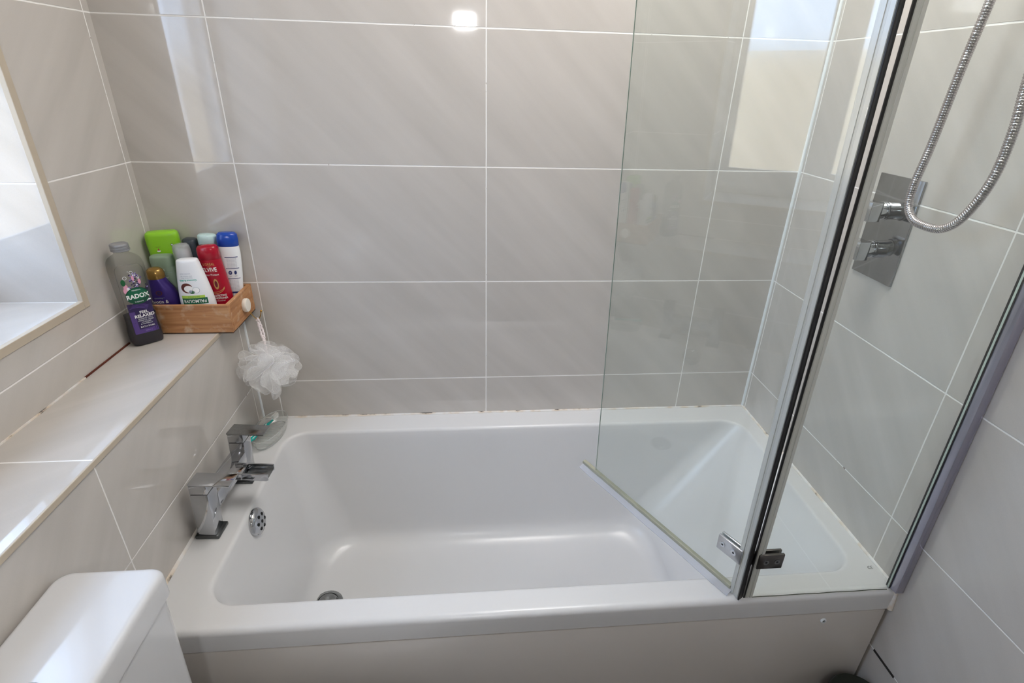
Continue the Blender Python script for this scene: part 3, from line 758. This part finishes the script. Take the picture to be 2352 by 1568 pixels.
for k in range(N_):
    z = 1-2*(k+.5)/N_; a = k*2.39996+0.4; q = math.sqrt(1-z*z)
    d = Vector((q*math.cos(a), q*math.sin(a)*0.85, z))
    R_ = random.uniform(.062, .086) * (1.0 if d.y < 0.5 else 0.9)
    if d.z > 0.75: R_ *= 0.75
    bm = bmesh.new(); petal(bm, d, R_, random.uniform(.026, .038), random.random()*PI, random.uniform(.22, .45))
    for v in bm.verts:
        if v.co.y > .088: v.co.y = .088
    bm2 = bm
    o = obj('ruffle', bm2, M['net'], pf, smooth=180)
    sd = o.modifiers.new('s', 'SUBSURF'); sd.levels = 1; sd.render_levels = 1
rope = pm('braided white cord', (232, 222, 224), 0.7, bump=(900, 0.8), noise=(400, .12))
bm = bmesh.new()
for s_ in (-1, 1):
    P0 = [(.0575, -.0445, .3385), (.060+.001*s_, -.0465+.003*s_, .325), (.067+.002*s_, -.056+.003*s_, .300), (.073, -.068, .281), (.080, -.085, .250)]
    c = spline(P0, 14); pts_ = []
    for i, p in enumerate(c):
        pts_.append(p+Vector((math.cos(i*1.1+s_), math.sin(i*1.1+s_), 0))*.0005)
    add_tube(bm, pts_, [.0029+.0003*math.sin(i*1.9) for i in range(len(pts_))], 10)
add_tube(bm, spline([(.0545, -.046, .3350), (.0575, -.0450, .3410), (.0610, -.0475, .3350)], 8), .0030, 10)
obj('cord', at(pf, bm), rope, pf, smooth=60)

# ------------------------------------------------------------------ bottles
def sup(rx, ry, n, z, cx=0, cy=0, seg=48):
    out = []
    for i in range(seg):
        a = 2*PI*i/seg; c, s_ = math.cos(a), math.sin(a)
        out.append(Vector((cx+rx*math.copysign(abs(c)**(2/n), c), cy+ry*math.copysign(abs(s_)**(2/n), s_), z)))
    return out
def prof(levels, k=4):
    """smoothly resampled (z, rx, ry, n) levels"""
    P = levels; out = []
    for i in range(len(P)-1):
        a0 = P[max(i-1, 0)]; a = P[i]; b_ = P[i+1]; b1 = P[min(i+2, len(P)-1)]
        for j in range(k):
            t_ = j/k; w_ = []
            for q in range(1, 4):
                m0 = (b_[q]-a0[q])/max(1e-6, b_[0]-a0[0])*(b_[0]-a[0]); m1 = (b1[q]-a[q])/max(1e-6, b1[0]-a[0])*(b_[0]-a[0])
                if (b_[0]-a[0]) < .0035: m0 = m1 = b_[q]-a[q]
                h = (2*t_**3-3*t_**2+1)*a[q]+(t_**3-2*t_**2+t_)*m0+(-2*t_**3+3*t_**2)*b_[q]+(t_**3-t_**2)*m1
                lo, hi = min(a[q], b_[q])*.97, max(a[q], b_[q])*1.03
                w_.append(max(lo, min(hi, h)))
            out.append((a[0]+(b_[0]-a[0])*t_, *w_))
    out.append(P[-1]); return out
def body(name, levels, mat, parent, k=4, smooth=50):
    pr = prof(levels, k)
    o = obj(name, loft(bmesh.new(), [sup(rx, ry, n, z) for z, rx, ry, n in pr]), mat, parent, smooth=smooth)
    def surf(u, v, eps=0.0004):
        for a, b_ in zip(pr, pr[1:]):
            if a[0] <= v <= b_[0] or b_ is pr[-1]:
                t_ = max(0, min(1, (v-a[0])/max(1e-9, b_[0]-a[0]))); rx, ry, n = [a[i]+(b_[i]-a[i])*t_ for i in (1, 2, 3)]; break
        q = min(.999, abs(u)/rx)
        return Vector((u, -ry*(1-q**n)**(1/n)-eps, v))
    return o, surf
def decals(name, parent, items, surf, eps=0.0004):
    """items: list of (uv mesh, material)"""
    mats = []; bm = bmesh.new()
    for k, (uv, mt) in enumerate(items):
        if mt not in mats: mats.append(mt)
        e_ = eps+0.000018*k
        put_flat(bm, uv, lambda u, v, e_=e_: surf(u, v, e_), mats.index(mt))
    me = bpy.data.meshes.new(name); bm.to_mesh(me); bm.free()
    return obj(name, me, None, parent, smooth=0, mats=mats)
ink = {k: pm('print '+k, c, 0.35) for k, c in dict(white=(245, 245, 245), black=(20, 20, 22), green=(18, 96, 66), lime=(170, 205, 80), teal=(60, 185, 165), brown=(95, 42, 36), purple=(82, 58, 128), dpurple=(44, 30, 78),
       lilac=(150, 130, 190), pink=(226, 160, 185), leaf=(30, 92, 52), gold=(206, 160, 96), navy=(40, 56, 110), grey=(150, 160, 175), red=(190, 40, 50), dred=(110, 10, 30), dgreen=(12, 70, 48), pale=(232, 235, 238), blue=(50, 150, 200)).items()}
def T(s, size, x, z, m, rot=0, sx=1.0, bold=0.0, align='CENTER'): return (xf(text_uv(s, size, align, sx, bold), x, z, rot), ink[m])
def Rc(u0, u1, v0, v1, m, nu=12, nv=4): return (grid_rect(u0, u1, v0, v1, nu, nv), ink[m])
def D(cx, cy, rx, ry, col, **k): return (grid_disc(cx, cy, rx, ry, **k), ink[col])

# 1. clear bath soak bottle with purple label, on the ledge beside the tray
b1 = thing('bath_soak_bottle', 'tall clear bottle of dark purple bath soak with grey screw cap on the ledge', 'bottle', (-0.1385, -0.1885, LT+.0006), (0, 0, math.radians(42)), 'toiletry bottles')
lv = [(0.0, .0285, .0185, 4.5), (.002, .0305, .0205, 4.5), (.012, .0322, .0218, 4.2), (.030, .0325, .022, 4), (.055, .0305, .0205, 4), (.10, .0315, .0212, 4), (.15, .0335, .0222, 3.8), (.186, .0335, .022, 3.6), (.200, .0295, .020, 3), (.208, .0205, .0175, 2.2), (.2115, .0150, .0150, 2), (.219, .0145, .0145, 2)]
mb, nt, b = new_mat('smoky clear plastic'); nt.nodes.remove(b)
tr = nt.nodes.new('ShaderNodeBsdfTransparent'); tr.inputs[0].default_value = (.92, .92, .91, 1); df = nt.nodes.new('ShaderNodeBsdfPrincipled'); df.inputs['Base Color'].default_value = lin((112, 112, 110)); df.inputs['Roughness'].default_value = .25
mx = nt.nodes.new('ShaderNodeMixShader'); mx.inputs[0].default_value = .15; nt.links.new(tr.outputs[0], mx.inputs[1]); nt.links.new(df.outputs[0], mx.inputs[2]); nt.links.new(mx.outputs[0], nt.nodes['Material Output'].inputs[0])
bo, sf = body('bottle_body', lv, mb, b1)
obj('liquid', loft(bmesh.new(), [sup(rx*.965, ry*.95, n, max(z, .0015)) for z, rx, ry, n in prof(lv[:6]) if z < .070] + [sup(.0300, .0200, 4, .0705)]), pm('dark purple liquid', (22, 14, 36), 0.25), b1)
rg = []
for i in range(0, 9):
    rg.append(sup(.0170+(.0006 if i % 3 == 1 else 0), .0170+(.0006 if i % 3 == 1 else 0), 2, .2195+i*.0018))
rg = [sup(.0165, .0165, 2, .217)]+[sup(r_, r_, 2, z_) for z_, r_ in ((.218, .0180), (.2205, .0182), (.2212, .0170), (.2222, .0170), (.2229, .0179), (.2262, .0179), (.2269, .0169), (.2276, .0169), (.2283, .0177), (.2308, .0176), (.2325, .0168), (.2332, .0150), (.2325, .0130), (.2326, .001))]
obj('cap', loft(bmesh.new(), rg), pm('silver grey cap', (158, 160, 164), 0.3, metal=.5), b1)
it = [Rc(-.0225, .0245, .030, .102, 'dpurple', 16, 12), Rc(-.0225, -.012, .030, .083, 'purple', 6, 8), Rc(-.0225, .0245, .030, .040, 'purple', 12, 2)]
for k in range(9): it.append((grid_disc(-.010+k*.001, .070+k*.0012, .030-.0004*k, .022, n=18, m=1, a0=PI*.22, a1=PI*.62, r0=.93), ink['purple' if k % 2 else 'dpurple']))
rnd = random.Random(5)
for k in range(90):
    a = rnd.random(); x = .003+rnd.gauss(0, .0085)*(1-a*.65)+.003*a; z = .128+a*.044
    it.append(D(x, z, .0018, .0015, rnd.choice(['purple', 'dpurple', 'lilac', 'dpurple', 'lilac', 'pale']), n=7, m=1))
for x, z, rx_, rz, rt in ((-.0150, .140, .0042, .0095, 'pink'), (-.0115, .134, .0045, .007, 'pale'), (-.0170, .134, .004, .007, 'pink'), (.002, .160, .0024, .006, 'pink'), (.0125, .151, .0028, .006, 'pink')):
    it.append(D(x, z, rx_, rz, rt, n=12, m=1))
for k in range(16): it.append(D(.0195+rnd.gauss(0, .0028), .108+rnd.gauss(0, .006), .0020, .0018, rnd.choice(['lilac', 'pink', 'pale', 'dpurple']), n=7, m=1))
it.append(D(-.0175, .153, .0042, .0075, 'leaf', n=14, m=1))
for x, z, r_ in ((-.0125, .163, .0038), (.0015, .173, .0034), (.0115, .161, .0028), (-.004, .176, .0012), (.008, .170, .0012)):
    it.append(D(x, z, r_, r_, 'pale', n=20, m=1, r0=.78))
it += [D(.002, .1195, .0225, .0195, 'dgreen'), D(.002, .1235, .0185, .0135, 'green'), T('RADOX', .0138, .002, .1185, 'white', rot=.03, bold=.0004, sx=.88),
       T('MINERAL', .0042, .002, .1325, 'pale'), T('THERAPY', .0042, .002, .1055, 'pale'), T('FEEL', .0088, .0045, .0800, 'white', bold=.0002), T('RELAXED', .0098, .0045, .0715, 'white', bold=.0003, sx=.95),
       T('BLENDED WITH', .0039, .0045, .0648, 'pale'), T('MINERALS, HERBS,', .0039, .0045, .0606, 'pale'), T('LAVENDER', .0039, .0045, .0564, 'pale'), T('& WATERLILY', .0039, .0045, .0522, 'pale'), T('BATH SOAK', .0052, .0045, .0455, 'white'), T('500ml e', .0040, .0045, .0360, 'lilac')]
decals('label', b1, it, sf)

pth = [(-.026, z) for z in [.03+.008*i for i in range(18)]]+[(-.026+.011*(1-math.cos(a_)), .174+.016*math.sin(a_)) for a_ in [PI/2*i/8 for i in range(1, 9)]]
pth += [(-p[0], p[1]) for p in reversed(pth)]
obj('embossed_edge', add_tube(bmesh.new(), [sf(u_, v_, -.0003) for u_, v_ in pth], .0007, 6), mb, b1)
GRP = 'toiletry bottles'
def bot(name, label, x, y, rz=0, ry=0, sx=1.0, sz=1.0):
    o = thing(name, label, 'bottle', (x, y, FL+.0006+.036*abs(math.sin(math.radians(ry)))), (0, math.radians(ry), math.radians(rz)), GRP)
    o.scale = (sx, 1, sz); return o
# 2. white shower gel bottle, front row
b2 = bot('shower_gel_bottle', 'white bottle with upside-down green brand band, front right in the wooden tray', -0.0400, -0.1165, 4, -1.5, .95, .97)
wh = pm('glossy white plastic', (238, 240, 244), 0.22)
_, sf = body('bottle_body', [(.012, .034, .0165, 2.6), (.016, .0375, .018, 2.6), (.045, .0405, .0185, 2.5), (.080, .0395, .0183, 2.5), (.120, .0340, .0172, 2.5), (.150, .0285, .0158, 2.6), (.1680, .0250, .0145, 2.8), (.1735, .0225, .0125, 2.8), (.1745, .018, .010, 2.8)], wh, b2)
obj('cap', loft(bmesh.new(), [sup(.026, .015, 2.4, .0005), sup(.028, .0165, 2.4, .002), sup(.028, .0165, 2.4, .014)]), ink['dgreen'], b2)
r18 = PI
it = [Rc(-.028, .030, .0645, .0800, 'green', 16, 4), Rc(-.028, .026, .0800, .0868, 'lime', 16, 2), T('PALMOLIVE', .0112, .001, .0723, 'white', r18, sx=.92, bold=.0002), T('NATURALS', .0045, .001, .0834, 'green', r18, sx=1.2),
      D(-.010, .106, .0135, .0125, 'brown'), D(-.006, .1035, .0110, .0085, 'white'), D(.010, .1000, .0085, .0075, 'grey'), D(.0098, .1000, .0078, .0068, 'white'), D(.0, .0955, .0065, .0045, 'leaf', n=9, m=1), D(-.003, .0975, .004, .003, 'grey', n=8, m=1),
      T('Coconut & Milk', .0062, -.003, .1255, 'teal', r18, bold=.0001), T('Nourishes Skin', .0042, -.004, .1315, 'grey', r18), T('with Vitamin B5', .0042, -.004, .1360, 'grey', r18), T('SHOWER CREAM', .0032, -.006, .1420, 'grey', r18)]
decals('label', b2, it, sf)
# 3. purple bottle with gold cap, front left
b3 = bot('conditioner_bottle', 'dark purple rounded bottle with a gold cap, front left in the wooden tray', -0.1210, -0.1155, 3, -1, .91, .965)
_, sf = body('bottle_body', [(.0005, .040, .019, 2.5), (.004, .0425, .0205, 2.5), (.04, .0430, .0210, 2.5), (.075, .0420, .0205, 2.4), (.098, .0365, .0190, 2.3), (.115, .0265, .0172, 2.2), (.127, .0200, .0155, 2.1), (.1285, .019, .0150, 2.1)], pm('metallic purple', (58, 40, 118), 0.28, metal=.35), b3)
obj('cap', loft(bmesh.new(), [sup(.0203, .0160, 2.1, .1270), sup(.0212, .0166, 2.1, .1285), sup(.0212, .0168, 2.1, .138), sup(.0188, .0153, 2.1, .147), sup(.0125, .0105, 2.1, .1525), sup(.002, .002, 2.1, .154)]), pm('gold cap', (150, 118, 62), 0.25, metal=.6), b3, smooth=60)
decals('label', b3, [D(.006, .094, .0075, .0060, 'brown'), D(.006, .094, .0060, .0048, 'dpurple'), T('quenching +', .0050, .004, .0815, 'grey'), T('biotin &', .0120, .004, .0715, 'white'), T('collagen', .0105, .004, .060, 'white')], sf)
# 4. red bottle, middle row
b4 = bot('red_shampoo_bottle', 'dark red shampoo bottle with white and gold print, middle of the wooden tray', -0.0085, -0.0735, 4, -1.6, .90, 1.06)
redm = pm('glossy red plastic', (168, 12, 40), 0.18)
_, sf = body('bottle_body', [(.0005, .029, .0150, 2.7), (.003, .0315, .0170, 2.7), (.05, .0335, .0182, 2.6), (.09, .0320, .0178, 2.6), (.130, .0285, .0170, 2.6), (.148, .0268, .0165, 2.6)], redm, b4)
obj('cap', loft(bmesh.new(), [sup(.0262, .0161, 2.6, .1480), sup(.0270, .0167, 2.6, .1485), sup(.0268, .0166, 2.6, .166), sup(.0255, .0158, 2.6, .1740), sup(.021, .013, 2.6, .1785), sup(.004, .003, 2.6, .1800)]), redm, b4, smooth=60)
decals('label', b4, [T("L'ORÉAL", .0080, .0, .138, 'gold', sx=.95), T('PARIS', .0030, .0, .1325, 'gold'), T('ELVIVE', .0135, -.001, .1250, 'white', bold=.0002, sx=.9), T('Color Protect', .0066, .0, .1135, 'white'),
       D(.007, .091, .0060, .0125, 'gold', r0=.62), D(.007, .091, .0037, .0078, 'dred'), (grid_disc(.0, .086, .026, .0185, n=20, m=1, a0=-PI*.85, a1=-PI*.10, r0=.94), ink['gold']), (grid_disc(.0, .089, .027, .0175, n=20, m=1, a0=-PI*.8, a1=-PI*.12, r0=.95), ink['gold']),
       T('PROTECTING', .0064, .008, .0630, 'white', bold=.0001, sx=.9), T('CONDITIONER', .0064, .008, .0565, 'white', bold=.0001, sx=.85), T('Coloured hair', .0042, .008, .0505, 'pale')], sf)
# 5. white bottle with blue cap, back right
b5 = bot('blue_cap_bottle', 'white shampoo bottle with a deep blue flip cap, back right in the wooden tray', 0.0050, -0.0325, 18, 3.8, .93, 1.06)
_, sf = body('bottle_body', [(.0005, .023, .0145, 2.5), (.003, .0255, .0165, 2.5), (.05, .0235, .0170, 2.4), (.10, .0268, .0178, 2.4), (.145, .0278, .0175, 2.4), (.162, .0262, .0168, 2.4), (.166, .0250, .0160, 2.4)], wh, b5)
obj('cap', loft(bmesh.new(), [sup(.0250, .0160, 2.4, .1650), sup(.0262, .0168, 2.4, .1660), sup(.0258, .0166, 2.4, .182), sup(.0238, .0150, 2.4, .1925), sup(.019, .012, 2.4, .1960), sup(.003, .002, 2.4, .1965)]), pm('deep blue plastic', (22, 70, 170), 0.2), b5, smooth=60)
it = [Rc(-.011, .0200, .140, .1418, 'navy', 8, 1), Rc(-.011, .0205, .113, .1145, 'navy', 8, 1), Rc(-.011, .0205, .088, .0895, 'navy', 8, 1), Rc(-.011, .0205, .052, .056, 'navy', 8, 1), D(-.002, .1035, .0045, .0050, 'navy', n=14, m=1), D(.0105, .1035, .0032, .0048, 'navy', n=14, m=1), T('24', .0042, -.002, .1035, 'white')]
for k in range(7): it.append(T('active care scalp shampoo 250', .0030, .0045, .1375-k*.0034, 'grey', sx=.62))
for k in range(9): it.append(T('apply rinse repeat use daily', .0030, .0045, .0848-k*.0034, 'grey', sx=.66))
it += [T('anti', .0036, -.002, .0955, 'navy'), T('care', .0036, .0105, .0955, 'navy')]
decals('label', b5, it, sf)
# 6. pale mint capped bottle, behind the red one
b6 = bot('mint_cap_bottle', 'bottle with a pale mint green cap behind the red shampoo in the tray', -0.0425, -0.0290, 6, 3.6, .85, 1.06)
body('bottle_body', [(.0005, .021, .014, 2.5), (.003, .0235, .016, 2.5), (.08, .0255, .0165, 2.5), (.160, .0240, .0160, 2.5), (.1660, .0225, .0150, 2.5)], pm('pale mint plastic', (214, 228, 224), 0.3), b6)
obj('cap', loft(bmesh.new(), [sup(.0222, .0150, 2.4, .1655), sup(.0235, .0158, 2.4, .1665), sup(.0245, .0162, 2.4, .182), sup(.0240, .0160, 2.4, .188), sup(.0215, .0145, 2.4, .1910), sup(.003, .002, 2.4, .1915)]), pm('mint cap', (196, 222, 220), 0.35), b6, smooth=60)
# 7. charcoal bottle
b7 = bot('charcoal_bottle', 'charcoal grey bottle mostly hidden between the lime and mint bottles', -0.0825, -0.0290, 0, 3.4, .66, 1.06)
_, sf = body('bottle_body', [(.0005, .024, .0145, 3), (.003, .0265, .0165, 3), (.10, .0270, .0175, 3), (.165, .0265, .0170, 3), (.1780, .0235, .0150, 3), (.1815, .0190, .0120, 3), (.1825, .012, .008, 3)], pm('charcoal plastic', (52, 60, 68), 0.35), b7)
decals('label', b7, [D(.0165, .132, .0040, .0015, 'blue', n=12, m=1)], sf)
decals('emblem', b7, [D(.017, .122, .0055, .0050, 'pale', r0=.85, n=20, m=1)], sf)
# 8. lime bottle
b8 = bot('lime_shower_bottle', 'wide lime green bottle standing at the back left of the tray', -0.1315, -0.0305, 18, -0.3, .90, 1.10)
limem = pm('lime green plastic', (142, 204, 44), 0.25)
_, sf = body('bottle_body', [(.0005, .024, .013, 3.5), (.004, .0265, .015, 3.5), (.06, .0275, .0160, 3.5), (.12, .0350, .0170, 3.6), (.155, .0385, .0172, 3.8), (.176, .0395, .0172, 4), (.1850, .0390, .0168, 4), (.1905, .0370, .0150, 4), (.1935, .0325, .0115, 4), (.1945, .022, .007, 4)], limem, b8, smooth=60)
decals('label', b8, [D(-.0125, .153, .0045, .0022, 'pale', n=10, m=1), T('v', .0100, -.0125, .1555, 'red', rot=PI, bold=.0003), Rc(-.0175, -.0065, .162, .1625, 'brown', 3, 1), ], sf)
decals('symbol', b8, [(grid_rect(.0185, .0235, .163, .1675, 2, 2), ink['black']), (grid_rect(.0192, .0228, .1637, .1668, 2, 2), ink['pale']), T('E', .0030, .0210, .1652, 'black')], sf)
# 9. translucent grey-green bottle
b9 = bot('pale_green_bottle', 'translucent grey-green bottle in front of the lime bottle', -0.1205, -0.0735, 6, -1, .84, 1.045)
mg, nt, b = new_mat('cloudy green plastic'); b.inputs['Base Color'].default_value = lin((158, 178, 158)); b.inputs['Roughness'].default_value = .35
out = nt.nodes['Material Output']; tr = nt.nodes.new('ShaderNodeBsdfTransparent'); tr.inputs[0].default_value = (.85, .95, .85, 1); mx = nt.nodes.new('ShaderNodeMixShader'); mx.inputs[0].default_value = .72
nt.links.new(tr.outputs[0], mx.inputs[1]); nt.links.new(b.outputs[0], mx.inputs[2]); nt.links.new(mx.outputs[0], out.inputs[0])
_, sf = body('bottle_body', [(.0005, .026, .0140, 3), (.003, .0285, .0160, 3), (.08, .0300, .0170, 3), (.125, .0295, .0168, 3.2), (.133, .0285, .0165, 3.2), (.1345, .0290, .0168, 3.2), (.152, .0290, .0168, 3.2), (.1575, .0270, .0150, 3.2), (.1590, .020, .010, 3.2)], mg, b9)
decals('label', b9, [T('ALOE 99%', .0065, -.006, .1270, 'pale'), T('soothing gel for face and body', .0035, .002, .1205, 'grey'), T('hydrating aqua gel', .0035, .002, .1165, 'grey'), T('300 ml', .0060, .004, .1090, 'pale')], sf)
# 10. foam pump with clear cap
b10 = bot('foam_pump_bottle', 'white pump bottle under a frosted clear cap, behind the white shower gel', -0.0680, -0.0740, 3, -1.5, 1.0, 1.065)
body('bottle_body', [(.0005, .018, .0155, 2.1), (.003, .0205, .018, 2.1), (.08, .0215, .0190, 2.1), (.118, .0215, .0190, 2.1), (.128, .0200, .0182, 2.1), (.1305, .0190, .0175, 2.1)], wh, b10)
obj('pump', loft(bmesh.new(), [sup(.0140, .0140, 2, .1300), sup(.0142, .0142, 2, .164), sup(.0135, .0135, 2, .1665), sup(.001, .001, 2, .167)]), wh, b10)
obj('clear_cap', loft(bmesh.new(), [sup(.0200, .0190, 2, .1290), sup(.0202, .0192, 2, .130), sup(.0192, .0184, 2, .168), sup(.0180, .0172, 2, .1765), sup(.0140, .0135, 2, .1805), sup(.001, .001, 2, .1820)], False, True), glass_mat('frosted clear cap', (.86, .87, .88), .2, .06, milk=.45, milk_rgb=(190, 192, 194)), b10, smooth=60)
